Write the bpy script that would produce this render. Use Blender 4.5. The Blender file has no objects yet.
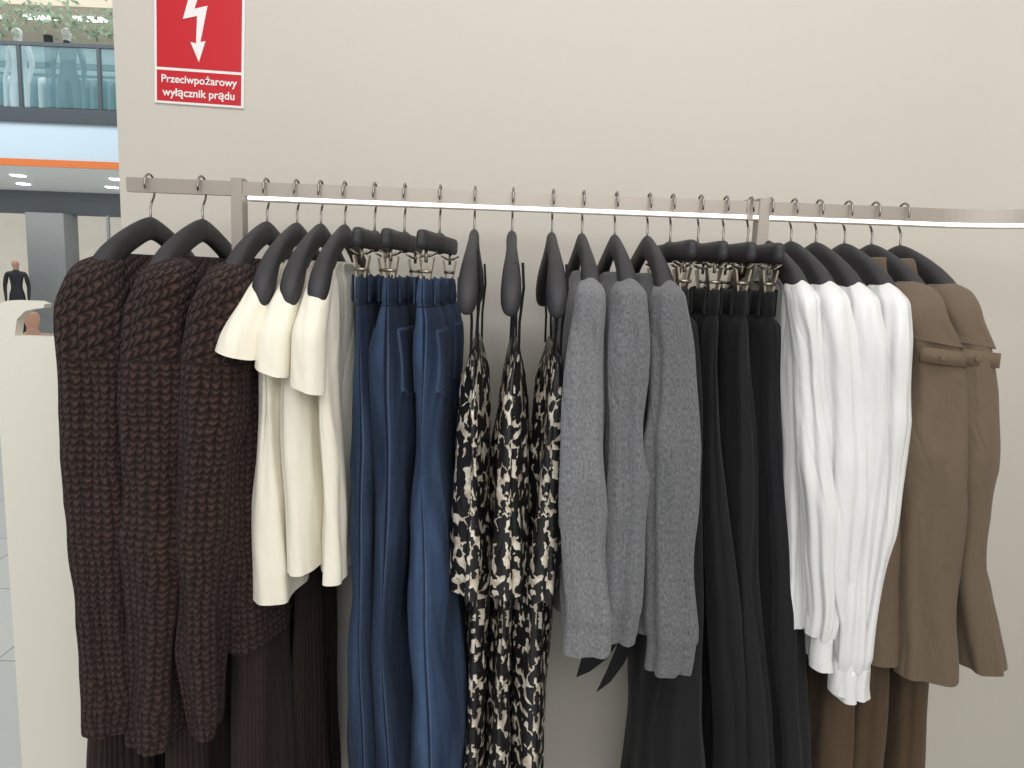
import bpy, bmesh, math, random
from mathutils import Matrix, Vector, noise
from mathutils.bvhtree import BVHTree
sc=bpy.context.scene
sc.view_settings.view_transform='Standard'
PI=math.pi
def srgb(r,g,b):
    f=lambda c:(c/255/12.92) if c/255<=.04045 else ((c/255+.055)/1.055)**2.4
    return (f(r),f(g),f(b),1)
# ------------------------------------------------------------------ materials
def newmat(name):
    m=bpy.data.materials.new(name); m.use_nodes=True
    nt=m.node_tree; b=nt.nodes['Principled BSDF']; return m,nt,b
def N(nt,t,**kw):
    n=nt.nodes.new(t)
    for k,v in kw.items(): setattr(n,k,v)
    return n
def mth(nt,op,a,b=None,c=None):
    n=nt.nodes.new('ShaderNodeMath'); n.operation=op
    for i,v in enumerate((a,b,c)):
        if v is None: continue
        if isinstance(v,(int,float)): n.inputs[i].default_value=v
        else: nt.links.new(v,n.inputs[i])
    return n.outputs[0]
def mixc(nt,fac,a,b):
    n=nt.nodes.new('ShaderNodeMix'); n.data_type='RGBA'
    if isinstance(fac,(int,float)): n.inputs[0].default_value=fac
    else: nt.links.new(fac,n.inputs[0])
    for i,v in ((6,a),(7,b)):
        if isinstance(v,tuple): n.inputs[i].default_value=v
        else: nt.links.new(v,n.inputs[i])
    return n.outputs[2]
def uvxy(nt):
    u=N(nt,'ShaderNodeUVMap'); s=N(nt,'ShaderNodeSeparateXYZ'); nt.links.new(u.outputs[0],s.inputs[0])
    return u.outputs[0],s.outputs[0],s.outputs[1]
def noise_n(nt,vec,scale,detail=3,rough=.5,dist=0):
    n=N(nt,'ShaderNodeTexNoise'); n.inputs['Scale'].default_value=scale; n.inputs['Detail'].default_value=detail
    n.inputs['Roughness'].default_value=rough; n.inputs['Distortion'].default_value=dist
    if vec is not None: nt.links.new(vec,n.inputs['Vector'])
    return n.outputs[0]
def mapping(nt,vec,scale):
    n=N(nt,'ShaderNodeMapping'); n.inputs['Scale'].default_value=scale; nt.links.new(vec,n.inputs[0]); return n.outputs[0]
def bump(nt,b,h,strength=1,dist=.002):
    n=N(nt,'ShaderNodeBump'); n.inputs['Strength'].default_value=strength; n.inputs['Distance'].default_value=dist
    nt.links.new(h,n.inputs['Height']); nt.links.new(n.outputs[0],b.inputs['Normal'])
def ramp(nt,fac,lo,hi):
    n=N(nt,'ShaderNodeMapRange'); n.inputs[1].default_value=lo; n.inputs[2].default_value=hi
    nt.links.new(fac,n.inputs[0]); return n.outputs[0]
def plain(name,col,rough=.6,metal=0,var=.06,scale=8,emit=0,bmp=0,bscale=200,**kw):
    m,nt,b=newmat(name)
    tc=N(nt,'ShaderNodeTexCoord')
    nz=noise_n(nt,tc.outputs['Object'],scale)
    d=tuple(c*(1-var) for c in col[:3])+(1,); l=tuple(min(1,c*(1+var)) for c in col[:3])+(1,)
    c=mixc(nt,nz,d,l); nt.links.new(c,b.inputs['Base Color'])
    b.inputs['Roughness'].default_value=rough; b.inputs['Metallic'].default_value=metal
    if emit:
        b.inputs['Emission Color'].default_value=col; b.inputs['Emission Strength'].default_value=emit
    if bmp: bump(nt,b,noise_n(nt,tc.outputs['Object'],bscale),1,bmp)
    return m
def wrinkle(nt,uv,amp,sx=13,sy=5):
    """soft creases: ridged, diagonally warped noise in cloth space"""
    a=noise_n(nt,mapping(nt,uv,(sx,sy,1)),1,2,.45,.9)
    r=mth(nt,'ABSOLUTE',mth(nt,'SUBTRACT',a,.5))
    b=noise_n(nt,mapping(nt,uv,(sx*2.2,sy*2.4,1)),1,2,.5,.5)
    return mth(nt,'ADD',mth(nt,'MULTIPLY',r,amp*2),mth(nt,'MULTIPLY',b,amp*.3))
def fabric(name,col,rough=.85,var=.12,weave=900,sheen=.2,bmp=.0006,crs=12,spec=.3,wr=.006,sx=13,sy=5):
    m,nt,b=newmat(name)
    uv,u,v=uvxy(nt)
    nz=noise_n(nt,uv,crs,4); fine=noise_n(nt,mapping(nt,uv,(weave,weave*.35,1)),1,2)
    f=mth(nt,'ADD',mth(nt,'MULTIPLY',nz,.6),mth(nt,'MULTIPLY',fine,.4))
    d=tuple(c*(1-var) for c in col[:3])+(1,); l=tuple(min(1,c*(1+var)) for c in col[:3])+(1,)
    nt.links.new(mixc(nt,f,d,l),b.inputs['Base Color'])
    b.inputs['Roughness'].default_value=rough; b.inputs['Sheen Weight'].default_value=sheen
    b.inputs['Specular IOR Level'].default_value=spec
    h=mth(nt,'ADD',mth(nt,'MULTIPLY',fine,bmp),wrinkle(nt,uv,wr,sx,sy))
    bump(nt,b,h,1,1)
    return m
def knit(name,col,w=.011,hh=.009,depth=.0035,horizontal=False):
    m,nt,b=newmat(name)
    uv,u,v=uvxy(nt)
    wob=noise_n(nt,uv,16,2)
    u=mth(nt,'ADD',u,mth(nt,'MULTIPLY',wob,.024))
    if horizontal: u,v=mth(nt,'ADD',v,mth(nt,'MULTIPLY',u,.45)),u
    fu=mth(nt,'FRACT',mth(nt,'DIVIDE',u,w))
    rib=mth(nt,'ABSOLUTE',mth(nt,'SINE',mth(nt,'MULTIPLY',fu,PI)))
    chev=mth(nt,'ABSOLUTE',mth(nt,'SUBTRACT',fu,.5))
    vj=mth(nt,'ADD',v,mth(nt,'MULTIPLY',noise_n(nt,uv,55,2),.018))
    st=mth(nt,'SINE',mth(nt,'MULTIPLY',mth(nt,'ADD',mth(nt,'DIVIDE',vj,hh),mth(nt,'MULTIPLY',chev,.9)),2*PI))
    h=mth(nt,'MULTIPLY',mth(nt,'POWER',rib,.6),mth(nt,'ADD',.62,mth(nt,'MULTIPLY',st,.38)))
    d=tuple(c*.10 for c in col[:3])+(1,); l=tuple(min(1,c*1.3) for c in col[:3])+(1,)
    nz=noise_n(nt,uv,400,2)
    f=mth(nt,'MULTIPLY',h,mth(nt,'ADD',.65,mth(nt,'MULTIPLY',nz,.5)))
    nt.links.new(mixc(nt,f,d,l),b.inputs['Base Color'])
    b.inputs['Roughness'].default_value=.9; b.inputs['Sheen Weight'].default_value=.05; b.inputs['Specular IOR Level'].default_value=.15
    bump(nt,b,h,1,depth)
    return m
def melange(name,k=1):
    m,nt,b=newmat(name)
    uv,u,v=uvxy(nt)
    a=noise_n(nt,mapping(nt,uv,(260,130,1)),1,4,.75); c=noise_n(nt,mapping(nt,uv,(700,500,1)),1,2)
    f=ramp(nt,mth(nt,'ADD',mth(nt,'MULTIPLY',a,.75),mth(nt,'MULTIPLY',c,.25)),.30,.70)
    nt.links.new(mixc(nt,f,srgb(64*k,65*k,68*k),srgb(136*k,137*k,140*k)),b.inputs['Base Color'])
    b.inputs['Roughness'].default_value=.95; b.inputs['Sheen Weight'].default_value=.2; b.inputs['Specular IOR Level'].default_value=.15
    bump(nt,b,mth(nt,'ADD',mth(nt,'MULTIPLY',c,.0005),wrinkle(nt,uv,.010,13,4)),1,1)
    return m
def denim(name,k=1):
    m,nt,b=newmat(name)
    uv,u,v=uvxy(nt)
    a=noise_n(nt,mapping(nt,uv,(900,90,1)),1,3,.6); c=noise_n(nt,mapping(nt,uv,(16,2.2,1)),1,4,.55,.4)
    g=noise_n(nt,mapping(nt,uv,(260,200,1)),1,3,.7)
    f=mth(nt,'ADD',mth(nt,'ADD',mth(nt,'MULTIPLY',a,.22),mth(nt,'MULTIPLY',g,.2)),mth(nt,'MULTIPLY',ramp(nt,c,.38,.66),.6))
    col=mixc(nt,f,srgb(14*k,22*k,40*k),srgb(68*k,88*k,118*k))
    seam=mth(nt,'LESS_THAN',mth(nt,'ABSOLUTE',mth(nt,'SUBTRACT',u,.008)),.0009)
    dash=mth(nt,'GREATER_THAN',mth(nt,'FRACT',mth(nt,'MULTIPLY',v,250)),.35)
    col=mixc(nt,mth(nt,'MULTIPLY',mth(nt,'MULTIPLY',seam,dash),.5),col,srgb(120,120,128))
    edge=mth(nt,'LESS_THAN',mth(nt,'ABSOLUTE',mth(nt,'SUBTRACT',u,.0035)),.0020)
    col=mixc(nt,mth(nt,'MULTIPLY',edge,.7),col,srgb(8,13,28))
    band=mth(nt,'LESS_THAN',mth(nt,'ABSOLUTE',mth(nt,'SUBTRACT',v,.047)),.0012)
    col=mixc(nt,mth(nt,'MULTIPLY',band,.7),col,srgb(8,12,26))
    nt.links.new(col,b.inputs['Base Color'])
    b.inputs['Roughness'].default_value=.9; b.inputs['Specular IOR Level'].default_value=.12; b.inputs['Sheen Weight'].default_value=.03
    bump(nt,b,mth(nt,'ADD',mth(nt,'MULTIPLY',a,.0008),wrinkle(nt,uv,.008,11,7)),1,1)
    return m
def leopard(name):
    m,nt,b=newmat(name)
    uv,u,v=uvxy(nt)
    nz=N(nt,'ShaderNodeTexNoise'); nz.inputs['Scale'].default_value=45; nt.links.new(uv,nz.inputs['Vector'])
    ad=N(nt,'ShaderNodeMix'); ad.data_type='VECTOR'; ad.inputs[0].default_value=.018
    nt.links.new(uv,ad.inputs[4]); nt.links.new(nz.outputs[1],ad.inputs[5])
    vo=N(nt,'ShaderNodeTexVoronoi'); vo.feature='DISTANCE_TO_EDGE'; vo.inputs['Scale'].default_value=38
    mp=mapping(nt,ad.outputs[1],(1,.8,1)); nt.links.new(mp,vo.inputs['Vector'])
    brk=noise_n(nt,uv,38,2)
    th=mth(nt,'MULTIPLY',mth(nt,'SUBTRACT',brk,.46),1.15)
    mask=mth(nt,'LESS_THAN',vo.outputs['Distance'],th)
    tint=noise_n(nt,uv,50,2)
    cr=mixc(nt,ramp(nt,tint,.35,.7),srgb(226,221,206),srgb(160,142,122))
    nt.links.new(mixc(nt,mask,srgb(20,19,22),cr),b.inputs['Base Color'])
    b.inputs['Roughness'].default_value=.5
    bump(nt,b,wrinkle(nt,uv,.007,14,5),1,1)
    return m
def wallmat(name,col):
    m,nt,b=newmat(name); tc=N(nt,'ShaderNodeTexCoord')
    a=noise_n(nt,tc.outputs['Object'],1.3,2); c=noise_n(nt,tc.outputs['Object'],220,3)
    l=tuple(x*1.03 for x in col[:3])+(1,); d=tuple(x*.96 for x in col[:3])+(1,)
    nt.links.new(mixc(nt,a,d,l),b.inputs['Base Color']); b.inputs['Roughness'].default_value=.7; bump(nt,b,c,.4,.0006); return m
M_knit=knit('brown_chunky_knit',srgb(68,50,46),.0150,.0125,.006); M_yoke=knit('brown_rib_knit',srgb(68,50,46),.020,.014,.008,True)
M_cream=fabric('cream_jersey',srgb(235,230,214),.85,.03,700,wr=.007,sx=12,sy=4)
M_denim=denim('denim',.92); M_denim2=denim('denim_lighter',1.12); M_leo=leopard('leopard_print')
M_greys=[melange('grey_melange_light',1.08),melange('grey_melange',.98),melange('grey_melange_mid',.94)]
M_black=fabric('black_crepe',srgb(17,18,22),.75,.2,900,.06,wr=.004,sy=3)
M_white=fabric('white_satin',srgb(224,224,224),.34,.02,600,.05,.0002,spec=.5,wr=.008,sx=14,sy=2.8)
M_taupe=fabric('taupe_gabardine',srgb(103,88,71),.72,.08,1200,.1,wr=.008)
M_olive=fabric('dark_taupe_gabardine',srgb(80,64,46),.8,.1,1200,.1)
M_skirt=fabric('dark_brown_jersey',srgb(42,31,29),.85,.15,900,.05)
M_hang=plain('matte_black_rubber',srgb(44,43,47),.6,bmp=.0001)
M_steel=plain('brushed_steel',srgb(150,144,138),.3,.9)
M_clip=plain('clip_metal',srgb(170,160,142),.3,.9)
M_rail=plain('rail_champagne_metal',srgb(168,160,151),.42,.45)
M_led=plain('led_diffuser',(1,.98,.95,1),.4,emit=4.5)
M_wall=wallmat('wall_paint',srgb(203,198,188)); M_part=wallmat('cream_lacquer',srgb(230,227,214))

# ------------------------------------------------------------------ mesh helpers
def pchip(st):
    n=len(st); s=[0]
    for i in range(1,n):
        s.append(s[-1]+max(1e-4,math.sqrt(sum((st[i][k]-st[i-1][k])**2 for k in range(len(st[0]))))))
    D=len(st[0]); tan=[]
    sl=[[(st[i+1][k]-st[i][k])/(s[i+1]-s[i]) for k in range(D)] for i in range(n-1)]
    for i in range(n):
        if i==0: tan.append(sl[0])
        elif i==n-1: tan.append(sl[-1])
        else:
            r=[]
            for k in range(D):
                a,b=sl[i-1][k],sl[i][k]; r.append(0 if a*b<=0 else 2*a*b/(a+b))
            tan.append(r)
    return s,tan
def sample(st,step):
    s,tan=pchip(st); out=[]
    for i in range(len(st)-1):
        h=s[i+1]-s[i]; c=max(1,math.ceil(h/step))
        for j in range(c):
            t=j/c; h00=2*t**3-3*t*t+1; h10=t**3-2*t*t+t; h01=-2*t**3+3*t*t; h11=t**3-t*t
            out.append([h00*st[i][k]+h10*h*tan[i][k]+h01*st[i+1][k]+h11*h*tan[i+1][k] for k in range(len(st[0]))])
    out.append(list(st[-1])); return out
def spow(a,p): return math.copysign(abs(a)**p,a)
def loft(bm,st,mat=0,n=72,step=.011,seed=0,p=2.0,fold=(5,.004),wave=(.0,.1),crease=.004,hem=True,tilt=(0,0),g0=.15,mats=None,lean=0,ridge=0,elbow=None,rz=4.5):
    """horizontal-ring loft; stations (z,xc,yc,rx,ry) from top to bottom; uv in metres"""
    uvl=bm.loops.layers.uv.verify()
    S=sample(st,step); z0,z1=S[0][0],S[-1][0]; rings=[]
    def ring(q,extra_in=1.0,dz=0):
        z,xc,yc,rx,ry=q; t=(z0-z)/max(1e-5,(z0-z1)); g=min(1,t/g0) if g0>0 else 1
        g2=g*(.45+.55*t); vs=[]
        wx=.9*crease*g*t*noise.noise((z*4,seed*2,9)); 
        for i in range(n):
            th=-PI/2+2*PI*i/n; c,s=math.cos(th),math.sin(th)
            ex,ey=spow(c,2/p),spow(s,2/p); x=rx*ex; y=ry*ey
            nx,ny=c/max(rx,.004),s/max(ry,.004); L=math.hypot(nx,ny); nx/=L; ny/=L
            ph=seed*1.7
            a=fold[0]*th+ph+2.2*noise.noise((z*2.2,seed,0))
            d=fold[1]*g2*(math.sin(a)+.4*math.sin(2*a+1.1))
            q3=Vector(((xc+x)*9,(yc+y)*9,z*3.5+seed*3.1)); d+=crease*g*noise.noise(q3)*1.2+crease*.4*g*noise.noise(q3*2.3)
            if ridge:
                X0,Y0=xc+x,yc+y
                r=1-2.4*abs(noise.noise((X0*11+Y0*9+z*2.5+seed,X0*7-Y0*7,z*rz+seed*3.3)))
                r2=1-2.4*abs(noise.noise((X0*14-Y0*12-z*4+seed,Y0*9,z*rz*1.5+seed*5.3)))
                am=ridge
                if elbow: am*=.5+1.1*math.exp(-((t-elbow)/.16)**2)
                d+=am*g*(.7*r+.35*r2)
            w=wave[0]*g2*math.sin(2*PI*(yc+y)/wave[1]+ph+1.6*noise.noise((z*1.7,seed,5)))
            w*= (1-.4*abs(ey))
            X=xc+(x+nx*d)*extra_in+w+lean*y+wx; Y=yc+(y+ny*d)*extra_in
            Z=z+dz+(tilt[0]*x+tilt[1]*y)*t*t
            vs.append(bm.verts.new((X,Y,Z)))
        return vs
    for q in S: rings.append((ring(q),q))
    nb=len(rings)
    if hem:
        q=S[-1]; rings.append((ring(q,.92,.0008),q)); k=max(1,min(4,len(S)//3)); rings.append((ring(S[-1-k],.84),q))
    vv=[0]
    for a in range(1,len(rings)):
        vv.append(vv[-1]+max(1e-4,math.dist(rings[a][1][:3],rings[a-1][1][:3])))
    us=[]
    for r,q in rings:
        u=[0]
        for i in range(n): u.append(u[-1]+(r[(i+1)%n].co-r[i].co).length)
        us.append(u)
    k=max(range(len(us)),key=lambda a:us[a][-1]); U=us[k]
    for a in range(len(rings)-1):
        A,B=rings[a][0],rings[a+1][0]
        for i in range(n):
            j=(i+1)%n
            try: f=bm.faces.new((A[i],B[i],B[j],A[j]))
            except ValueError: continue
            f.smooth=a<nb-1
            if a==nb-1:
                e=bm.edges.get((A[i],A[j])); e.smooth=False
            f.material_index=mat if mats is None else mats(rings[a][1][0])
            for lp,(uu,v2) in zip(f.loops,((U[i],vv[a]),(U[i],vv[a+1]),(U[i+1],vv[a+1]),(U[i+1],vv[a]))): lp[uvl].uv=(uu,v2)
    try:
        f=bm.faces.new(rings[0][0]); f.smooth=True; f.material_index=mat
    except ValueError: pass
def patch(bm,poly,side,mat=0,off=.0022,res=.006,edge=.0035,emat=None):
    """cloth patch (pocket / flap) laid on the garment side; poly in (y,z), side +1/-1 = +x/-x face"""
    uvl=bm.loops.layers.uv.verify()
    bm.verts.ensure_lookup_table(); bm.faces.ensure_lookup_table(); tree=BVHTree.FromBMesh(bm)
    def inside(y,z,g=0):
        c=True
        for i in range(len(poly)):
            a,b=poly[i],poly[(i+1)%len(poly)]
            cr=(b[0]-a[0])*(z-a[1])-(b[1]-a[1])*(y-a[0])
            if cr/math.dist(a,b)<g: c=False
        return c
    y0=min(p[0] for p in poly); y1=max(p[0] for p in poly); z0=min(p[1] for p in poly); z1=max(p[1] for p in poly)
    ny=max(2,int((y1-y0)/res)); nz=max(2,int((z1-z0)/res)); G={}
    xc=sum(v.co.x for v in bm.verts)/len(bm.verts)
    for i in range(ny+1):
        for j in range(nz+1):
            y=y0+(y1-y0)*i/ny; z=z0+(z1-z0)*j/nz
            if not inside(y,z,-res*.6): continue
            h=tree.ray_cast(Vector((xc+side*.3,y,z)),Vector((-side,0,0)))
            if h[0] is None: continue
            G[i,j]=bm.verts.new((h[0].x+side*(off if inside(y,z,res*.2) else -.001),y,z))
    for i in range(ny):
        for j in range(nz):
            k=[(i,j),(i+1,j),(i+1,j+1),(i,j+1)]
            if all(q in G for q in k):
                f=bm.faces.new([G[q] for q in k]); f.smooth=True; f.material_index=mat
                cy=y0+(y1-y0)*(i+.5)/ny; cz=z0+(z1-z0)*(j+.5)/nz
                if emat is not None and not inside(cy,cz,edge*2): f.material_index=emat
                for lp,q in zip(f.loops,k): lp[uvl].uv=(.1+q[0]*res,.2+q[1]*res)
def tube(bm,pts,r,mat=0,n=8):
    pts=[Vector(p) for p in pts]; rings=[]
    up=None
    for i,p in enumerate(pts):
        d=(pts[min(i+1,len(pts)-1)]-pts[max(i-1,0)]).normalized()
        if up is None: up=Vector((1,0,0)) if abs(d.x)<.9 else Vector((0,1,0))
        a=(up-d*up.dot(d)).normalized(); b=d.cross(a); up=a
        rr=r[i] if isinstance(r,(list,tuple)) else r
        rings.append([bm.verts.new(p+a*math.cos(2*PI*k/n)*rr+b*math.sin(2*PI*k/n)*rr) for k in range(n)])
    for A,B in zip(rings,rings[1:]):
        for k in range(n):
            f=bm.faces.new((A[k],A[(k+1)%n],B[(k+1)%n],B[k])); f.smooth=True; f.material_index=mat
    for R in (rings[0][::-1],rings[-1]):
        f=bm.faces.new(R); f.material_index=mat
def box(bm,c,s,mat=0,rot=None,bev=0):
    r=bmesh.ops.create_cube(bm,size=1); vs=r['verts']
    bmesh.ops.scale(bm,verts=vs,vec=s)
    if bev:
        es=list({e for v in vs for e in v.link_edges}); rb=bmesh.ops.bevel(bm,geom=es,offset=bev,segments=2,affect='EDGES'); vs=list({v for f in rb['faces'] for v in f.verts}|{v for v in vs if v.is_valid})
    if rot is not None: bmesh.ops.rotate(bm,verts=vs,cent=(0,0,0),matrix=rot)
    bmesh.ops.translate(bm,verts=vs,vec=c)
    for f in {f for v in vs for f in v.link_faces}: f.material_index=mat
def finish(bm,name,mats,parent=None,smooth=False):
    bmesh.ops.recalc_face_normals(bm,faces=bm.faces)
    me=bpy.data.meshes.new(name); bm.to_mesh(me); bm.free()
    for m in mats: me.materials.append(m)
    if smooth:
        for p in me.polygons: p.use_smooth=True
    o=bpy.data.objects.new(name,me); sc.collection.objects.link(o)
    if parent: o.parent=parent
    return o
def empty(name):
    o=bpy.data.objects.new(name,None); sc.collection.objects.link(o); return o
def prism(bm,poly,y0,y1,mat=0):
    A=[bm.verts.new((x,y0,z)) for x,z in poly]; B=[bm.verts.new((x,y1,z)) for x,z in poly]
    n=len(poly)
    for f in [bm.faces.new(A),bm.faces.new(B[::-1])]+[bm.faces.new((A[i],B[i],B[(i+1)%n],A[(i+1)%n])) for i in range(n)]: f.material_index=mat

# ------------------------------------------------------------------ hangers
def hook(bm,x,ztop):
    pts=[(x,0,ztop-.012),(x,0,ztop+.012),(x,0,1.618),(x,.006,1.628),(x,.015,1.638)]
    for k in range(0,10):
        a=math.radians(-20+k*220/9); pts.append((x,.0205*math.cos(a),1.657+.0205*math.sin(a)))
    tube(bm,pts,.0021,1)
def hanger(x,name='clothes_hanger',lean=0):
    bm=bmesh.new(); hook(bm,x,1.592)
    st=[(-.224,1.470,.003,.005),(-.220,1.472,.010,.016),(-.210,1.479,.0155,.025),(-.193,1.492,.017,.029),(-.16,1.518,.015,.027),(-.11,1.545,.011,.024),(-.05,1.568,.009,.022),(-.015,1.578,.009,.021),(0,1.580,.010,.021)]
    st=st+[(-a,b,c,d) for a,b,c,d in st[-2::-1]]
    S=sample(st,.01); rings=[]
    for y,z,rx,rz in S:
        rings.append([bm.verts.new((x+rx*spow(math.cos(2*PI*k/20),.85)+lean*y,y,z+rz*spow(math.sin(2*PI*k/20),.85))) for k in range(20)])
    for A,B in zip(rings,rings[1:]):
        for k in range(20):
            f=bm.faces.new((A[k],A[(k+1)%20],B[(k+1)%20],B[k])); f.smooth=True
    bm.faces.new(rings[0][::-1]); bm.faces.new(rings[-1])
    return finish(bm,name,[M_hang,M_steel])
def clip_hanger(x,hw=.17,lean=0):
    bm=bmesh.new(); hook(bm,x,1.586)
    st=[(-hw-.004,.003,.007),(-hw,.008,.014),(-hw+.010,.010,.0165),(-.03,.0095,.0165),(0,.010,.020)]
    st=st+[(-a,b,c) for a,b,c in st[-2::-1]]
    rings=[[bm.verts.new((x+rx*spow(math.cos(2*PI*k/20),.6)+lean*y,y,1.572+rz*spow(math.sin(2*PI*k/20),.6))) for k in range(20)] for y,rx,rz in sample(st,.02)]
    for A,B in zip(rings,rings[1:]):
        for k in range(20):
            f=bm.faces.new((A[k],A[(k+1)%20],B[(k+1)%20],B[k])); f.smooth=True
    bm.faces.new(rings[0][::-1]); bm.faces.new(rings[-1])
    for sy in (-1,1):
        y=sy*(hw-.045); xx=x+lean*y
        tube(bm,[(xx,y,1.556),(xx,y,1.535)],.003,2)
        for sx in (-1,1):
            box(bm,(xx+sx*.0085,y,1.518),(.003,.022,.052),2,Matrix.Rotation(sx*.16,3,'Y'),.0008)
            tube(bm,[(xx+sx*.004,y-.012,1.545),(xx+sx*.017,y-.012,1.552),(xx+sx*.017,y+.012,1.552),(xx+sx*.004,y+.012,1.545)],.0016,2,6)
        tube(bm,[(xx-.010,y-.012,1.52),(xx+.010,y-.012,1.52)],.003,2)
        tube(bm,[(xx-.010,y+.012,1.52),(xx+.010,y+.012,1.52)],.003,2)
    return finish(bm,'clip_hanger',[M_hang,M_steel,M_clip])

# ------------------------------------------------------------------ garments
def body(x,zhem,hw,rx0,rx1,dx=0,ztop=1.532,zsh=1.514,hwh=None):
    hwh=hwh or hw
    return [(ztop,x,0,.008,hw*.45),(ztop-.004,x,0,.013,hw*.62),(zsh,x,0,rx0*.55,hw*.84),(zsh-.022,x,0,rx0*.8,hw*.94),(zsh-.07,x,0,rx0,hw),
            ((zsh+zhem)/2,x+dx*.4,0,(rx0+rx1)/2,(hw+hwh)/2),(zhem,x+dx,0,rx1,hwh)]
def sleeve(pts,sy=-1,ry=.036,zt=1.528,top=.5):
    """pts: (z,xl,xr[,y,ry]) front silhouette of the sleeve"""
    z,xl,xr=pts[0][:3]; c=(xl+xr)/2; w=(xr-xl)/2
    st=[(zt,c,sy*.15,.004,.02),(zt-.003,c,sy*.152,w*top*.6,.03),(zt-.014,c,sy*.166,w*(top+.22),.04)]
    for q in pts[0:]:
        z,xl,xr=q[:3]; yy=q[3] if len(q)>3 else .2; r=q[4] if len(q)>4 else ry
        if z<zt-.025: st.append((z,(xl+xr)/2,sy*yy,(xr-xl)/2,r))
    return st
def far(x,zend,w=.035):
    return [(1.51,x,.165,.006,.02),(1.50,x,.175,w*.6,.03),(1.44,x,.195,w,.034),((1.44+zend)/2,x,.2,w,.034),(zend,x+.005,.19,w*.85,.03)]

def sweater(x,zhem,sl,bodyrx,seed,dx=0):
    bm=bmesh.new()
    loft(bm,body(x,zhem,.185,.035,bodyrx,dx),0,n=96,seed=seed,fold=(5,.004),wave=(.008,.16),crease=.008,p=2.6,ridge=.003,mats=lambda z:1 if z>1.38 else 0)
    loft(bm,sleeve(sl,top=.6),0,n=84,seed=seed+.4,fold=(3,.006),crease=.014,p=2.6,ridge=.007,elbow=.55,mats=lambda z:1 if z>1.37 else 0)
    zc=sl[-1][0]
    loft(bm,far(x,zc+.02,.04),0,n=48,seed=seed+2,fold=(3,.003),crease=.006)
    return finish(bm,'chunky_knit_sweater',[M_knit,M_yoke])
X_S=[-.651,-.556,-.438]
sweater(-.651,.90,[(1.49,-.690,-.622,.19,.042),(1.44,-.706,-.614),(1.29,-.712,-.616),(1.123,-.710,-.621),(.95,-.700,-.622),(.78,-.696,-.622),(.735,-.696,-.630),(.718,-.694,-.634)],.058,1,-.01)
sweater(-.556,.84,[(1.49,-.582,-.502,.19,.042),(1.44,-.594,-.500),(1.29,-.606,-.507),(1.126,-.611,-.512),(.90,-.620,-.525),(.74,-.626,-.538),(.69,-.618,-.548)],.05,2,-.02)
sweater(-.438,.845,[(1.49,-.480,-.404,.19,.042),(1.44,-.495,-.400),(1.29,-.506,-.414),(1.129,-.514,-.442),(.90,-.520,-.456),(.75,-.520,-.460),(.715,-.514,-.466)],.044,3,.005)
for x in X_S: hanger(x)
def skirt(x,yr,z0,z1,rx0,rx1,seed,dx=0,yc=0,name='pleated_skirt'):
    bm=bmesh.new()
    loft(bm,[(z0,x,yc,rx0*.4,yr*.8),(z0-.01,x,yc,rx0,yr*.84),((z0+z1)/2,x+dx*.5,yc,(rx0+rx1)/2,yr*.95),(z1,x+dx,yc,rx1,yr)],0,n=240,step=.02,seed=seed,fold=(44,.0035),wave=(.012,.12),crease=.006,p=2.6)
    return finish(bm,name,[M_skirt])
skirt(-.67,.18,1.2,.25,.02,.06,4,-.04); skirt(-.556,.17,1.2,.25,.02,.055,5,-.01); skirt(-.44,.17,1.25,.25,.02,.055,6,.0); skirt(-.375,.13,1.2,.25,.012,.032,7,.0,.10)

def tee(x,zhem,rx1,seed,sx=-.02,dx=0,zs=1.385,yo=.228):
    bm=bmesh.new()
    bo=body(x-.003,zhem,.195,.024,rx1,dx)
    loft(bm,bo,0,n=130,seed=seed,fold=(6,.0035),wave=(.010,.12),crease=.010,p=3,ridge=.0045,rz=3)
    for sy in (-1,1):
        o=yo-.165
        st=[(1.530,x,sy*.14,.003,.02),(1.527,x,sy*.145,.010,.03),(1.50,x+sx*.15,sy*.172,.018,.032),(1.45,x+sx*.55,sy*(.165+o*.6),.024,.036),(1.41,x+sx*.85,sy*(.165+o*.9),.027,.036),(zs,x+sx,sy*yo,.0275,.035)]
        loft(bm,st,0,n=72,seed=seed+.3,fold=(3,.002),crease=.006,tilt=(-.3,sy*-.1),ridge=.0015,g0=.3)
    return finish(bm,'cream_t_shirt',[M_cream])
tee(-.380,.945,.034,8,-.032,-.0,1.382); tee(-.338,1.0,.024,9,-.022,.008,1.355,.222); tee(-.294,.985,.026,10,-.010,.018,1.330,.225)
for x in (-.383,-.339,-.295): hanger(x)

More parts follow.
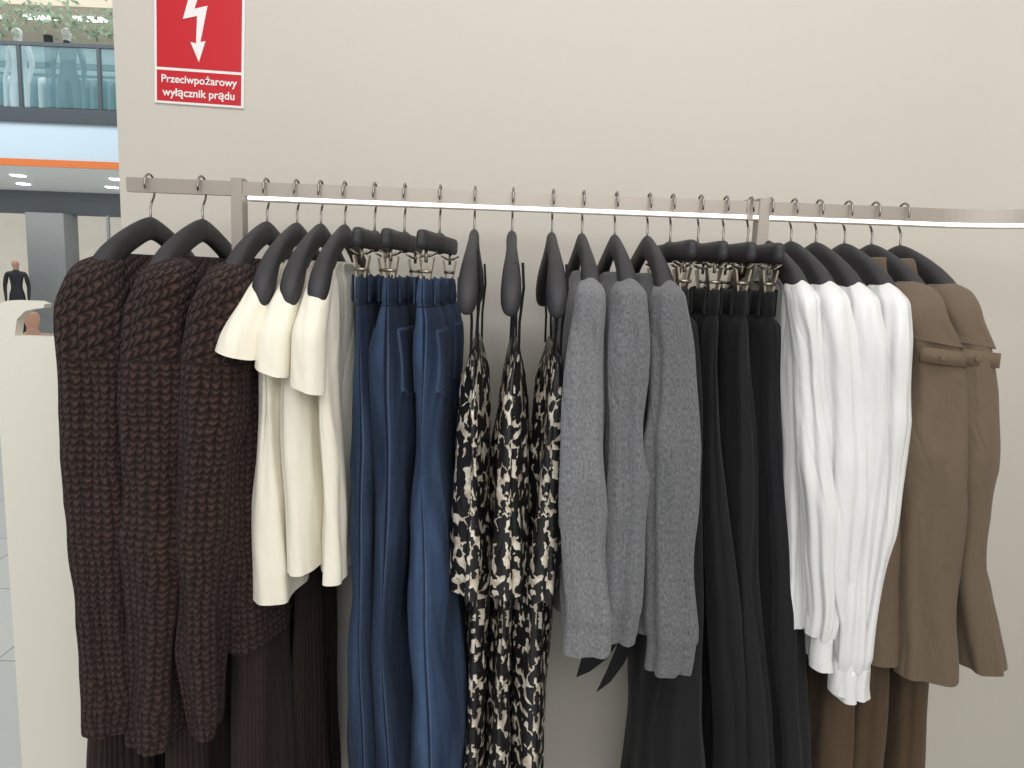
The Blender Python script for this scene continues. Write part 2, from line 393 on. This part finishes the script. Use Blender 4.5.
def trousers(x,name,mat,seed,near,zt=1.508,ztw=.155,fold=(6,.004),p=2.6,band=True,crease=.006,zb=.22,wave=(.008,.2),ry1=.19,wrx=.0125,lean=0,ridge=.002,pocket=None,mats=None):
    """near: list (z,xl,xr) width at the near edge"""
    bm=bmesh.new()
    st=[(zt,x,0,.006,ztw),(zt-.002,x,0,wrx-.001,ztw+.003)]
    if band: st+=[(zt-.038,x,0,wrx+.001,ztw+.005),(zt-.041,x,0,wrx-.0015,ztw+.002)]
    for i,(z,xl,xr) in enumerate(near):
        t=(zt-z)/(zt-zb); st.append((z,(xl+xr)/2,0,(xr-xl)/2,ztw+.005+(ry1-ztw)*t))
    loft(bm,st,0,n=130,step=.013,seed=seed,fold=fold,wave=wave,crease=crease,p=p,g0=.1,lean=lean,ridge=ridge,rz=3)
    if pocket:
        for s in (-1,1):
            for yc in (-.085,.085):
                w=.062
                patch(bm,[(yc-w,1.425),(yc-w,1.315),(yc,1.29),(yc+w,1.315),(yc+w,1.425)],s,0,emat=1)
    if band:
        for y in (-.13,-.05,.05,.13):
            for sx in (-1,1): box(bm,(x+lean*y+sx*(wrx+.0015),y,zt-.02),(.003,.010,.046),0,None,.0008)
    return finish(bm,name,mats or [mat])
DM=[M_denim,plain('denim_topstitch_edge',srgb(60,76,104),.9)]
DM2=[M_denim2,DM[1]]
JF=dict(fold=(3,.003),wave=(.006,.24),crease=.012,ridge=.004)
trousers(-.240,'blue_jeans',None,11,[(1.44,-.258,-.222),(1.35,-.262,-.216),(1.2,-.260,-.210),(.95,-.262,-.208),(.62,-.260,-.196),(.22,-.258,-.190)],mats=DM,**JF)
trousers(-.185,'blue_jeans',None,12,[(1.44,-.206,-.164),(1.35,-.212,-.158),(1.2,-.210,-.150),(.95,-.212,-.153),(.62,-.204,-.143),(.22,-.203,-.135)],lean=.05,wrx=.016,pocket=True,mats=DM,**JF)
trousers(-.120,'blue_jeans',None,13,[(1.44,-.136,-.096),(1.35,-.138,-.090),(1.2,-.140,-.086),(.95,-.140,-.064),(.62,-.134,-.042),(.22,-.134,-.034)],lean=.09,wrx=.016,pocket=True,mats=DM2,**JF)
for x,l in ((-.240,0),(-.185,.05),(-.120,.09)): clip_hanger(x,.17,l)

def cami(x,seed,rx,zhem,px,prx):
    bm=bmesh.new()
    loft(bm,[(1.40,x,0,.004,.09),(1.395,x,0,.007,.11),(1.36,x,0,rx*.38,.145),(1.27,x,0,rx*.72,.165),(1.12,x,0,rx*.95,.172),(zhem,x,0,rx*1.02,.18)],0,n=120,seed=seed,fold=(6,.005),wave=(.010,.11),crease=.007,p=2.4,ridge=.004)
    loft(bm,[(1.1,px,0,.01,.09),(.95,px,0,prx,.11),(.6,px,0,prx,.13),(.22,px+.004,0,prx*1.1,.14)],0,n=110,seed=seed+.5,fold=(5,.004),wave=(.010,.1),crease=.008,ridge=.003)
    for sy in (-1,1):
        for k in (-.006,.006):
            tube(bm,[(x+k,sy*.165,1.54),(x+k*1.5,sy*.172,1.50),(x+k*.8,sy*.15,1.44),(x+k,sy*.125,1.385)],.0024,1,6)
    return finish(bm,'leopard_print_camisole_set',[M_leo,M_black])
cami(-.045,14,.029,.955,-.026,.016); cami(.026,15,.033,.96,.022,.021); cami(.098,16,.032,.955,.080,.030)
for x in (-.056,.014,.088): hanger(x)

def grey(x,zhem,sl,rx1,seed,dx=0,mi=0):
    bm=bmesh.new()
    loft(bm,body(x,zhem,.18,.026,rx1,dx),0,n=100,seed=seed,fold=(5,.004),wave=(.010,.14),crease=.008,p=2.6,ridge=.003)
    zc,xl,xr=sl[-1][:3]; c=(xl+xr)/2; w=(xr-xl)/2
    s2=sl[:-1]+[(zc+.062,c-w*1.02,c+w*1.02),(zc+.055,c-w*.94,c+w*.94,.2,.026),(zc,c-w*.97,c+w*.97,.2,.024)]
    loft(bm,sleeve(s2,ry=.029,top=.4),0,n=72,seed=seed+.4,fold=(4,.0065),crease=.014,p=2.3,ridge=.008,elbow=.5,rz=3.5)
    loft(bm,far(x,zc+.02,.032),0,n=48,seed=seed+2,fold=(3,.003),crease=.006)
    return finish(bm,'grey_knit_jumper',[M_greys[mi]])
grey(.144,.86,[(1.495,.118,.168,.192,.038),(1.42,.113,.174),(1.3,.110,.180),(1.1,.115,.188),(1.0,.121,.195),(.885,.130,.203)],.03,17,.02,0)
grey(.205,.88,[(1.495,.180,.231,.192,.038),(1.42,.180,.237),(1.2,.190,.247),(1.08,.197,.248),(.905,.202,.244)],.028,18,.01,1)
grey(.266,.90,[(1.495,.242,.296,.192,.038),(1.40,.244,.314),(1.24,.248,.322),(1.05,.258,.330),(.95,.264,.338),(.850,.270,.338)],.028,19,.01,2)
for x in (.144,.205,.266): hanger(x)

BL=dict(mat=M_black,fold=(7,.005),crease=.008,wave=(.012,.16),ridge=.002)
trousers(.309,'black_wide_leg_trousers',seed=20,near=[(1.45,.300,.340),(1.25,.310,.365),(.95,.315,.385),(.75,.300,.40),(.60,.298,.415),(.22,.294,.42)],**BL)
trousers(.361,'black_wide_leg_trousers',seed=21,near=[(1.45,.345,.378),(1.25,.355,.40),(.95,.39,.45),(.6,.425,.515),(.22,.43,.53)],**BL)
trousers(.408,'black_wide_leg_trousers',seed=22,near=[(1.45,.385,.430),(1.25,.395,.455),(.95,.42,.49),(.6,.47,.54),(.22,.47,.56)],**BL)
trousers(.454,'black_wide_leg_trousers',seed=23,near=[(1.45,.428,.487),(1.25,.440,.514),(.95,.48,.562),(.6,.515,.612),(.22,.52,.624)],**BL)
for x in (.309,.361,.408,.454): clip_hanger(x)
bm=bmesh.new()
def ribbon(bm,pts,w):
    prev=None
    for p,dx in pts:
        a=[bm.verts.new((p[0]+w*dx[0],p[1]+s,p[2]+w*dx[1])) for s in (-.001,.001)]; b=[bm.verts.new((p[0]-w*dx[0],p[1]+s,p[2]-w*dx[1])) for s in (-.001,.001)]
        c=[a[0],b[0],b[1],a[1]]
        if prev:
            for i in range(4): bm.faces.new((prev[i],prev[(i+1)%4],c[(i+1)%4],c[i]))
        else: bm.faces.new(c)
        prev=c
    bm.faces.new(prev[::-1])
ribbon(bm,[((.275,-.03,.86),(.3,.9)),((.240,-.04,.80),(.4,.9)),((.205,-.045,.775),(.35,.95)),((.175,-.05,.765),(.2,.95))],.022)
ribbon(bm,[((.275,-.04,.86),(.9,.4)),((.262,-.05,.81),(.95,.3)),((.245,-.05,.765),(.9,.45)),((.225,-.05,.725),(.75,.65))],.018)
finish(bm,'black_tie_belt',[M_black])

def shirt(x,zhem,sl,seed,dx=0,rx1=.028):
    bm=bmesh.new()
    loft(bm,body(x,zhem,.18,.02,rx1,dx,1.534,1.516),0,n=130,seed=seed,fold=(7,.003),wave=(.010,.12),crease=.007,p=2.5,ridge=.002,rz=2.5)
    z,xl,xr=sl[-1][:3]; c=(xl+xr)/2; w=(xr-xl)/2
    s2=sl[:-1]+[(z+.03,c-w*1.02,c+w*1.02),(z+.004,c-w*.82,c+w*.82,.2,.026)]
    loft(bm,sleeve(s2,ry=.032,zt=1.532,top=.5),0,n=84,seed=seed+.4,fold=(5,.0045),crease=.012,p=2.2,ridge=.005,elbow=.5,rz=2.8)
    loft(bm,[(z+.006,c,-.2,w*.7,.024),(z+.003,c,-.2,w*.84,.028),(z-.03,c,-.2,w*.86,.029),(z-.055,c+.003,-.2,w*.92,.03)],0,n=48,seed=seed,fold=(3,.002),crease=.003)
    loft(bm,far(x,sl[-1][0],.03),0,n=48,seed=seed+2,fold=(4,.003),crease=.008)
    loft(bm,[(1.552,x,0,.012,.055),(1.554,x,0,.017,.06),(1.538,x,0,.020,.068),(1.525,x,0,.023,.074)],0,n=48,seed=seed,fold=(2,.001),crease=.001)
    return finish(bm,'white_satin_shirt',[M_white])
shirt(.490,.92,[(1.495,.466,.514,.192,.042),(1.43,.474,.524,.2,.04),(1.249,.506,.560),(1.075,.530,.577),(.92,.554,.594)],24,.05)
shirt(.535,.86,[(1.495,.511,.560,.192,.042),(1.43,.518,.576,.2,.04),(1.249,.545,.603),(1.05,.565,.618),(.875,.592,.634)],25,.05)
shirt(.582,.86,[(1.495,.558,.608,.192,.042),(1.43,.565,.620,.2,.04),(1.249,.588,.642),(1.05,.594,.640),(.865,.602,.645)],26,.03)
shirt(.636,.84,[(1.495,.610,.656,.192,.042),(1.43,.614,.660,.2,.04),(1.33,.628,.670),(1.20,.634,.676),(1.05,.632,.672),(.87,.624,.663)],27,.0)
for x in (.490,.535,.582,.636): hanger(x)

def jacket(x,zhem,sl,rx0,rx1,seed,dx):
    bm=bmesh.new()
    loft(bm,body(x,zhem,.195,rx0,rx1,dx,1.538,1.520),0,n=110,seed=seed,fold=(5,.005),wave=(.010,.18),crease=.012,p=3.4,ridge=.004)
    S=sleeve(sl,ry=.040,zt=1.533,top=.6)
    loft(bm,S,0,n=84,seed=seed+.4,fold=(3,.005),crease=.013,p=2.6,ridge=.006,elbow=.45)
    loft(bm,far(x,sl[-1][0],.045),0,n=48,seed=seed+2,fold=(4,.003),crease=.008)
    def at(zq):
        for i in range(len(S)-1):
            if S[i][0]>=zq>=S[i+1][0]:
                t=(S[i][0]-zq)/(S[i][0]-S[i+1][0]); return [S[i][k]+(S[i+1][k]-S[i][k])*t for k in range(5)]
    top=[(z,a,b,c+.0035,d+.0035) for z,a,b,c,d in S if z>1.44]
    q=at(1.435); top=top+[(1.435,q[1]+.001,q[2],q[3]+.006,q[4]+.005)]
    loft(bm,top,0,n=84,seed=seed+.4,fold=(3,.001),crease=.003,p=2.8,hem=True,tilt=(-.15,0))
    q=at(1.415); c=q[1]+.003; rx=q[3]; ry=q[4]; tw=.024
    uvl=bm.loops.layers.uv.verify(); V=[]
    for k in range(13):
        a=-PI/2+(k/12-.5)*1.9
        X=c+(rx+.006)*spow(math.cos(a),2/2.6); Y=q[2]+(ry+.006)*spow(math.sin(a),2/2.6)
        V.append([bm.verts.new((X,Y,1.427-.10*(X-c))),bm.verts.new((X,Y,1.427-tw-.10*(X-c)))])
    for A,B in zip(V,V[1:]):
        f=bm.faces.new((A[0],A[1],B[1],B[0])); f.smooth=True
    g=bmesh.ops.extrude_face_region(bm,geom=[f for f in bm.faces if all(any(v in pr for pr in V) for v in f.verts)])
    for v in [e for e in g['geom'] if isinstance(e,bmesh.types.BMVert)]: v.co.y+=.005
    bmesh.ops.create_uvsphere(bm,u_segments=12,v_segments=8,radius=1,matrix=Matrix.Translation((c-.012,q[2]-ry-.0065,1.415))@Matrix.Diagonal((.006,.0025,.006,1)))
    loft(bm,[(1.572,x,0,.014,.07),(1.575,x,0,.022,.078),(1.552,x,0,.034,.092),(1.522,x,0,.040,.11)],0,n=48,seed=seed,fold=(2,.001),crease=.002)
    return finish(bm,'taupe_jacket',[M_taupe])
jacket(.687,.865,[(1.49,.652,.712,.19,.042),(1.42,.668,.748),(1.30,.682,.768),(1.15,.690,.786),(1.0,.698,.795),(.855,.712,.802)],.042,.068,28,.026)
jacket(.745,.88,[(1.49,.712,.770,.19,.042),(1.42,.730,.798),(1.30,.748,.818),(1.15,.768,.836),(1.0,.790,.860),(.875,.815,.888)],.038,.052,29,.055)
for x in (.687,.741): hanger(x)
for x,s in ((.660,30),(.73,31),(.805,32)):
    trousers(x,'dark_taupe_trousers',M_olive,s,[(1.15,x-.02,x+.02),(.9,x-.035,x+.03),(.6,x-.04,x+.048),(.22,x-.04,x+.055)],zt=1.25,ztw=.12,band=False,ry1=.14)

# ------------------------------------------------------------------ rail
rail=empty('clothes_rail')
path=[(-.69,0),(.80,0)]
for k in range(1,31):
    a=math.radians(k*3); path.append((.80+.25*math.sin(a),-.25+.25*math.cos(a)))
path.append((1.05,-.75))
def sweep_rect(name,path,t0,t1,z0,z1,mat):
    bm=bmesh.new(); rr=[]
    for i,p in enumerate(path):
        a=Vector(path[max(i-1,0)]); b=Vector(path[min(i+1,len(path)-1)]); d=(b-a).normalized(); nn=Vector((d.y,-d.x))
        P=Vector(p); rr.append([bm.verts.new((*(P+nn*t),z)) for t,z in ((t0,z0),(t1,z0),(t1,z1),(t0,z1))])
    for A,B in zip(rr,rr[1:]):
        for k in range(4): bm.faces.new((A[k],A[(k+1)%4],B[(k+1)%4],B[k]))
    bm.faces.new(rr[0]); bm.faces.new(rr[-1][::-1])
    return finish(bm,name,[mat],rail)
sweep_rect('rail_bar',path,-.008,.008,1.6445,1.670,M_rail)
p2=[(-.470,0)]+path[1:]
sweep_rect('rail_lower_lip',p2,-.008,.0095,1.636,1.6385,M_rail)
sweep_rect('led_strip',p2,-.006,.0085,1.6385,1.6440,M_led)
for i,x in enumerate((-.490,.478)):
    bm=bmesh.new(); box(bm,(x,.004,.84),(.021,.030,1.672),0,None,.001)
    box(bm,(x,.03,.004),(.06,.16,.008),0,None,.001); finish(bm,'post_%d'%(i+1),[M_rail],rail)
bm=bmesh.new(); box(bm,(.452,.004,1.655),(.014,.026,.036),0,None,.001); finish(bm,'rail_joint',[M_rail],rail)

# ------------------------------------------------------------------ room shell
bm=bmesh.new(); box(bm,(.05,.4,1.7),(1.814,.2,3.4)); 
finish(bm,'wall_back',[M_wall])
bm=bmesh.new()
R0=.42
pl=[(.957,.3),(1.02,.3)]+[(1.02+R0*math.sin(math.radians(k*5)),.3-R0+R0*math.cos(math.radians(k*5))) for k in range(1,19)]+[(1.02+R0,-3.0)]
out=[(1.6,-3.0),(1.6,.5),(.957,.5)]
lo=[bm.verts.new((x,y,0)) for x,y in pl+out]; hi=[bm.verts.new((x,y,3.4)) for x,y in pl+out]
n=len(lo)
for i in range(n):
    f=bm.faces.new((lo[i],lo[(i+1)%n],hi[(i+1)%n],hi[i])); f.smooth=i<=19
    if i>19 or i==n-1: f.smooth=False
for i in (0,len(pl)-1):
    e=bm.edges.get((lo[i],hi[i])); e.smooth=False
bm.faces.new(hi); bm.faces.new(lo[::-1]); finish(bm,'wall_right',[M_wall])
m,nt,b=newmat('terrazzo_tiles'); tc=N(nt,'ShaderNodeTexCoord')
br=N(nt,'ShaderNodeTexBrick'); br.offset=0; br.inputs['Scale'].default_value=1.6; br.inputs['Mortar Size'].default_value=.006
br.inputs['Color1'].default_value=srgb(214,216,212); br.inputs['Color2'].default_value=srgb(206,209,206); br.inputs['Mortar'].default_value=srgb(150,156,156)
br.inputs['Brick Width'].default_value=1; br.inputs['Row Height'].default_value=1
nt.links.new(tc.outputs['Object'],br.inputs['Vector']); nt.links.new(br.outputs[0],b.inputs['Base Color']); b.inputs['Roughness'].default_value=.25
bm=bmesh.new(); box(bm,(-5,6,-.05),(24,24,.1)); finish(bm,'floor',[m])
bm=bmesh.new()
poly=[(-1.02,0),(-1.02,1.395),(-1.015,1.415),(-1.0,1.428),(-.98,1.433),(-.93,1.433),(-.915,1.428),(-.917,1.420),(-.935,1.418),(-.955,1.412),(-.972,1.395),(-.978,1.362),(-.868,1.362),(-.862,1.356),(-.86,0)]
prism(bm,poly,.10,.125)
finish(bm,'low_partition',[M_part])

# ------------------------------------------------------------------ sign
sg=empty('fire_switch_sign')
M_red=plain('sign_red',srgb(196,22,36),.35,var=.02); M_sw=plain('sign_white',srgb(236,234,234),.4,var=.01)
def spart(name,f,mat):
    bm=bmesh.new(); f(bm); return finish(bm,name,[mat],sg)
W2,H=.0965,.29
spart('backing_plate',lambda bm:box(bm,(0,0,H/2),(W2*2,.004,H),0,None,.001),M_sw)
spart('red_lower_panel',lambda bm:box(bm,(0,-.0022,.0375),(W2*2-.011,.001,.064)),M_red)
spart('red_upper_panel',lambda bm:box(bm,(0,-.0022,.180),(W2*2-.011,.001,.209)),M_red)
bolt=[(.012,.262),(-.010,.262),(-.034,.176),(-.004,.184),(-.006,.128),(-.018,.130),(.000,.090),(.014,.134),(.003,.131),(.018,.206),(-.010,.198)]
spart('lightning_bolt',lambda bm:prism(bm,bolt,-.0042,-.0027),M_sw)
for k,(tx,z) in enumerate((('Przeciwpożarowy',.0445),('wyłącznik prądu',.0165))):
    cu=bpy.data.curves.new('t','FONT'); cu.body=tx; cu.size=.0262; cu.align_x='CENTER'; cu.extrude=.0004; cu.offset=.00045
    o=bpy.data.objects.new('text_line_%d'%(k+1),cu); sc.collection.objects.link(o); o.data.materials.append(M_sw)
    o.rotation_euler=(PI/2,0,0); o.location=(0,-.0032,z); o.parent=sg
bpy.context.view_layer.update()
for o in [c for c in sg.children if c.type=='FONT']:
    if o.dimensions.x>0: 
        s=.163/o.dimensions.x if 'P' in o.data.body else .156/o.dimensions.x
        o.scale=(s,min(s,1.1),1)
sg.location=(-.6755,.2975,1.860); sg.rotation_euler=(0,math.radians(1.6),0)

# ------------------------------------------------------------------ mall beyond
M_fas=plain('balcony_fascia_white',srgb(190,208,220),.5,var=.03,scale=.5); M_or=plain('orange_band',srgb(214,116,56),.5)
M_dk=plain('dark_frame',srgb(62,70,76),.5); M_col=plain('column_grey',srgb(140,144,146),.5); M_soff=plain('soffit_white',srgb(205,208,208),.6,emit=.12)  # soffit material glows weakly so it looks lit; no lamp in it
M_shop=plain('shop_interior_glow',srgb(225,218,205),.6,emit=.35,scale=2,var=.2); M_ceil=plain('beige_ceiling',srgb(190,180,160),.7,emit=.25)  # interior wall and ceiling emit a little to look lit; neither is a lamp
bal=empty('mall_balcony')
def bpart(name,boxes,mat,par=bal):
    bm=bmesh.new()
    for c,s in boxes: box(bm,c,s)
    return finish(bm,name,[mat],par)
bpart('fascia',[((-8,10.5,3.18),(12,1.0,.60))],M_fas)
bpart('orange_stripe',[((-8,9.99,2.90),(12,.03,.10))],M_or)
bpart('soffit_slab',[((-8,12.2,2.87),(12,4.4,.06))],M_soff)
bpart('dark_edge',[((-8,9.98,3.58),(12,.06,.20))],M_dk)
bpart('upper_floor',[((-8,12.4,3.50),(12,4,.06))],M_soff)
bpart('handrail',[((-8,10.0,4.57),(12,.06,.05))]+[((-12+i*1.15+.28,10.0,4.12),(.05,.05,.9)) for i in range(8)],M_dk)
m,nt,b=newmat('aqua_glass'); b.inputs['Base Color'].default_value=srgb(150,200,208); b.inputs['Roughness'].default_value=.05; b.inputs['Alpha'].default_value=.16
nzz=noise_n(nt,None,3); nt.links.new(ramp(nt,nzz,0,12),b.inputs['Roughness'])
bpart('glass_balustrade',[((-8,10.0,4.12),(12,.02,.84))],m)
up=empty('upper_floor_shopfront')
bpart('shop_back_wall',[((-8,14.2,4.6),(13,.1,2.4))],plain('upper_shop_wall',srgb(150,170,174),.6,emit=.2,var=.35,scale=1.5),up)  # back wall given a faint glow of its own to look lit
bpart('shop_frames',[((-8,13.6,5.15),(13,.1,.1))]+[((-12+i*1.6,13.6,4.6),(.12,.1,2.2)) for i in range(6)],M_dk,up)
bpart('upper_ceiling',[((-8,12,5.75),(13,4.5,.1))],M_ceil,up)
bpart('ceiling_lights',[((-11+i*.9,12.5,5.69),(.5,.2,.03)) for i in range(7)],plain('light_panel',(1,1,1,1),.5,emit=3),up)
random.seed(4)
bm=bmesh.new()
for i in range(34):
    x=-11.5+i*.15; h=random.uniform(.5,.9)
    loft(bm,[(4.65,x,12.4,.02,.05),(4.6,x,12.4,.05,.18),(4.6-h,x,12.4,.06,.2)],random.choice((0,0,1,1,2,3)),n=10,step=.2,seed=i,fold=(2,.0),crease=0,hem=False)
box(bm,(-9,12.4,4.7),(6,.04,.04),0)
for x in (-12,-10,-8,-6.1): box(bm,(x,12.4,4.1),(.04,.04,1.2),0)
finish(bm,'distant_clothes_rack',[M_dk,plain('bluegrey_cloth',srgb(80,98,108)),plain('pale_cloth',srgb(190,198,200)),plain('teal_cloth',srgb(60,90,98))])
bm=bmesh.new()
for i in range(900):
    x=random.uniform(-10.5,-5.2); z=5.05+random.gauss(0,.12)-abs(math.sin(x*2.3))*.15; y=10.1+random.uniform(-.2,.2)
    a=random.uniform(0,6.28); l=random.uniform(.05,.12); q=Matrix.Rotation(a,3,'Y')@Matrix.Rotation(random.uniform(-.8,.8),3,'X')
    vs=[bm.verts.new(Vector((x,y,z))+q@Vector(v)) for v in ((-l*.25,0,0),(0,0,-l*.5),(l*.25,0,0),(0,.01,l*.6))]
    bm.faces.new(vs)
box(bm,(-8,10.3,5.25),(6,.25,.18),1)
finish(bm,'hanging_greenery',[plain('leaf_green',srgb(126,146,120),.7,var=.3),M_ceil])
sf=empty('lower_shopfront')
bpart('header_band',[((-9,14.2,2.62),(14,.4,.44))],M_dk,sf)
bpart('pilasters',[((-9.15,14.0,1.2),(.75,.5,2.4)),((-11.2,14.0,1.2),(.6,.5,2.4)),((-7.2,14.1,1.2),(.25,.4,2.4))],M_col,sf)
bpart('lit_interior',[((-9,16.5,1.4),(14,.1,2.8))],M_shop,sf)
bpart('display_tables',[((-8.2,15.2,.5),(1.1,.6,1.0)),((-6.9,15.3,.7),(.8,.6,1.4)),((-8.0,15.2,1.2),(.5,.3,.4))],M_dk,sf)
bpart('window_mullions',[((-8.0,13.95,1.2),(.05,.05,2.4)),((-6.4,13.95,1.2),(.05,.05,2.4))],M_col,sf)
bpart('downlights',[((-9.6+i*.8,11.2+(i%2)*1.4,2.83),(.16,.16,.02)) for i in range(6)],plain('downlight',(1,1,1,1),.5,emit=5),sf)
def person(name,loc,h,cols,rot=0):
    J={'pel':(0,0,.52),'wst':(0,0,.60),'che':(0,0,.74),'nk':(0,0,.83),'nk2':(0,.002,.865),'hd':(0,-.008,.905),'tp':(0,-.004,.965),
       'sl':(.10,0,.80),'el':(.13,.015,.63),'hl':(.125,-.03,.48),'fl':(.125,-.04,.43),'sr':(-.10,0,.80),'er':(-.13,.015,.63),'hr':(-.12,-.05,.49),'fr':(-.12,-.06,.44),
       'hipl':(.05,0,.50),'kl':(.055,-.01,.28),'al':(.055,.01,.04),'tl':(.06,-.07,.012),'hipr':(-.05,0,.50),'kr':(-.055,-.03,.28),'ar':(-.055,.03,.05),'tr':(-.06,-.04,.012)}
    R={'pel':.075,'wst':.066,'che':.078,'nk':.034,'nk2':.030,'hd':.052,'tp':.040,'sl':.036,'el':.025,'hl':.018,'fl':.012,'sr':.036,'er':.025,'hr':.018,'fr':.012,'hipl':.055,'kl':.036,'al':.022,'tl':.018,'hipr':.055,'kr':.036,'ar':.022,'tr':.018}
    E=[('pel','wst'),('wst','che'),('che','nk'),('nk','nk2'),('nk2','hd'),('hd','tp'),('che','sl'),('sl','el'),('el','hl'),('hl','fl'),('che','sr'),('sr','er'),('er','hr'),('hr','fr'),('pel','hipl'),('hipl','kl'),('kl','al'),('al','tl'),('pel','hipr'),('hipr','kr'),('kr','ar'),('ar','tr')]
    ks=list(J); me=bpy.data.meshes.new(name); me.from_pydata([Vector(J[k])*h for k in ks],[(ks.index(a),ks.index(b)) for a,b in E],[])
    o=bpy.data.objects.new(name,me); sc.collection.objects.link(o)
    sk=o.modifiers.new('s','SKIN'); 
    for i,k in enumerate(ks):
        me.skin_vertices[0].data[i].radius=(R[k]*h,R[k]*h*(.75 if k in('che','wst','pel') else 1)); me.skin_vertices[0].data[i].use_root=(k=='pel')
    ss=o.modifiers.new('sub','SUBSURF'); ss.levels=2; ss.render_levels=2
    m,nt,b=newmat(name+'_surface'); tc=N(nt,'ShaderNodeTexCoord'); s=N(nt,'ShaderNodeSeparateXYZ'); nt.links.new(tc.outputs['Object'],s.inputs[0])
    head=mth(nt,'GREATER_THAN',s.outputs[2],.845*h); hair=mth(nt,'GREATER_THAN',mth(nt,'ADD',s.outputs[2],mth(nt,'MULTIPLY',s.outputs[1],.9)),.945*h)
    c=mixc(nt,head,cols[0],cols[1]); c=mixc(nt,mth(nt,'MULTIPLY',head,hair),c,cols[2]); nt.links.new(c,b.inputs['Base Color'])
    me.materials.append(m); o.location=loc; o.rotation_euler=(0,0,rot); return o
person('passer_by',(-9.42,13.2,0),1.5,(srgb(36,38,46),srgb(196,152,130),srgb(50,38,32)),.5)
person('child_mannequin',(-3.39,4.0,0),1.18,(srgb(200,160,138),srgb(212,164,140),srgb(160,100,74)),.6)
person('shop_mannequin',(-7.15,11.3,3.53),1.72,(srgb(50,58,66),srgb(210,212,212),srgb(210,212,212)),.3)
person('shop_mannequin',(-8.0,11.4,3.53),1.72,(srgb(196,200,204),srgb(210,212,212),srgb(210,212,212)),-.2)

# ------------------------------------------------------------------ lights
def area(name,loc,rot,sx,sy,p,col=(1,1,1)):
    l=bpy.data.lights.new(name,'AREA'); l.shape='RECTANGLE'; l.size=sx; l.size_y=sy; l.energy=p; l.color=col
    o=bpy.data.objects.new(name,l); sc.collection.objects.link(o); o.location=loc; o.rotation_euler=rot; return o
area('unseen_light_panel',(0.2,-1.2,3.3),(math.radians(20),0,0),2.4,1.0,25,(1,.985,.97))  # store ceiling lighting, out of view
area('unseen_light_panel',(0.3,-3.6,2.8),(math.radians(60),0,0),3,1.2,64,(1,.985,.97))  # front fill lamp added to brighten the lower wall, not a ceiling fixture
area('mall_light_panel',(-8,6.5,6.5),(math.radians(40),0,0),8,3,380,(.92,.97,1))
area('upper_shop_fill',(-8,12.2,5.6),(0,0,0),7,2,90,(.95,.98,1))  # fill added to lift the dark upper floor and its ceiling
area('lower_shop_fill',(-8.5,13.0,2.78),(math.radians(20),0,0),6,.8,50,(1,.97,.93))  # fill added below the soffit to brighten columns and shopfront
w=bpy.data.worlds.new('world'); sc.world=w; w.use_nodes=True
w.node_tree.nodes['Background'].inputs[0].default_value=(1,.99,.975,1); w.node_tree.nodes['Background'].inputs[1].default_value=.55
# ------------------------------------------------------------------ camera
cam=bpy.data.cameras.new('camera'); co=bpy.data.objects.new('camera',cam); sc.collection.objects.link(co)
cam.sensor_width=36; cam.lens=740/1024*36; cam.clip_start=.02
R=Matrix.Rotation(math.radians(-1),3,'Z')@Matrix.Rotation(PI/2-math.radians(8.4),3,'X')@Matrix.Rotation(math.radians(2.1),3,'Z')
co.matrix_world=Matrix.Translation((0,-1.4,1.52))@R.to_4x4()
sc.camera=co
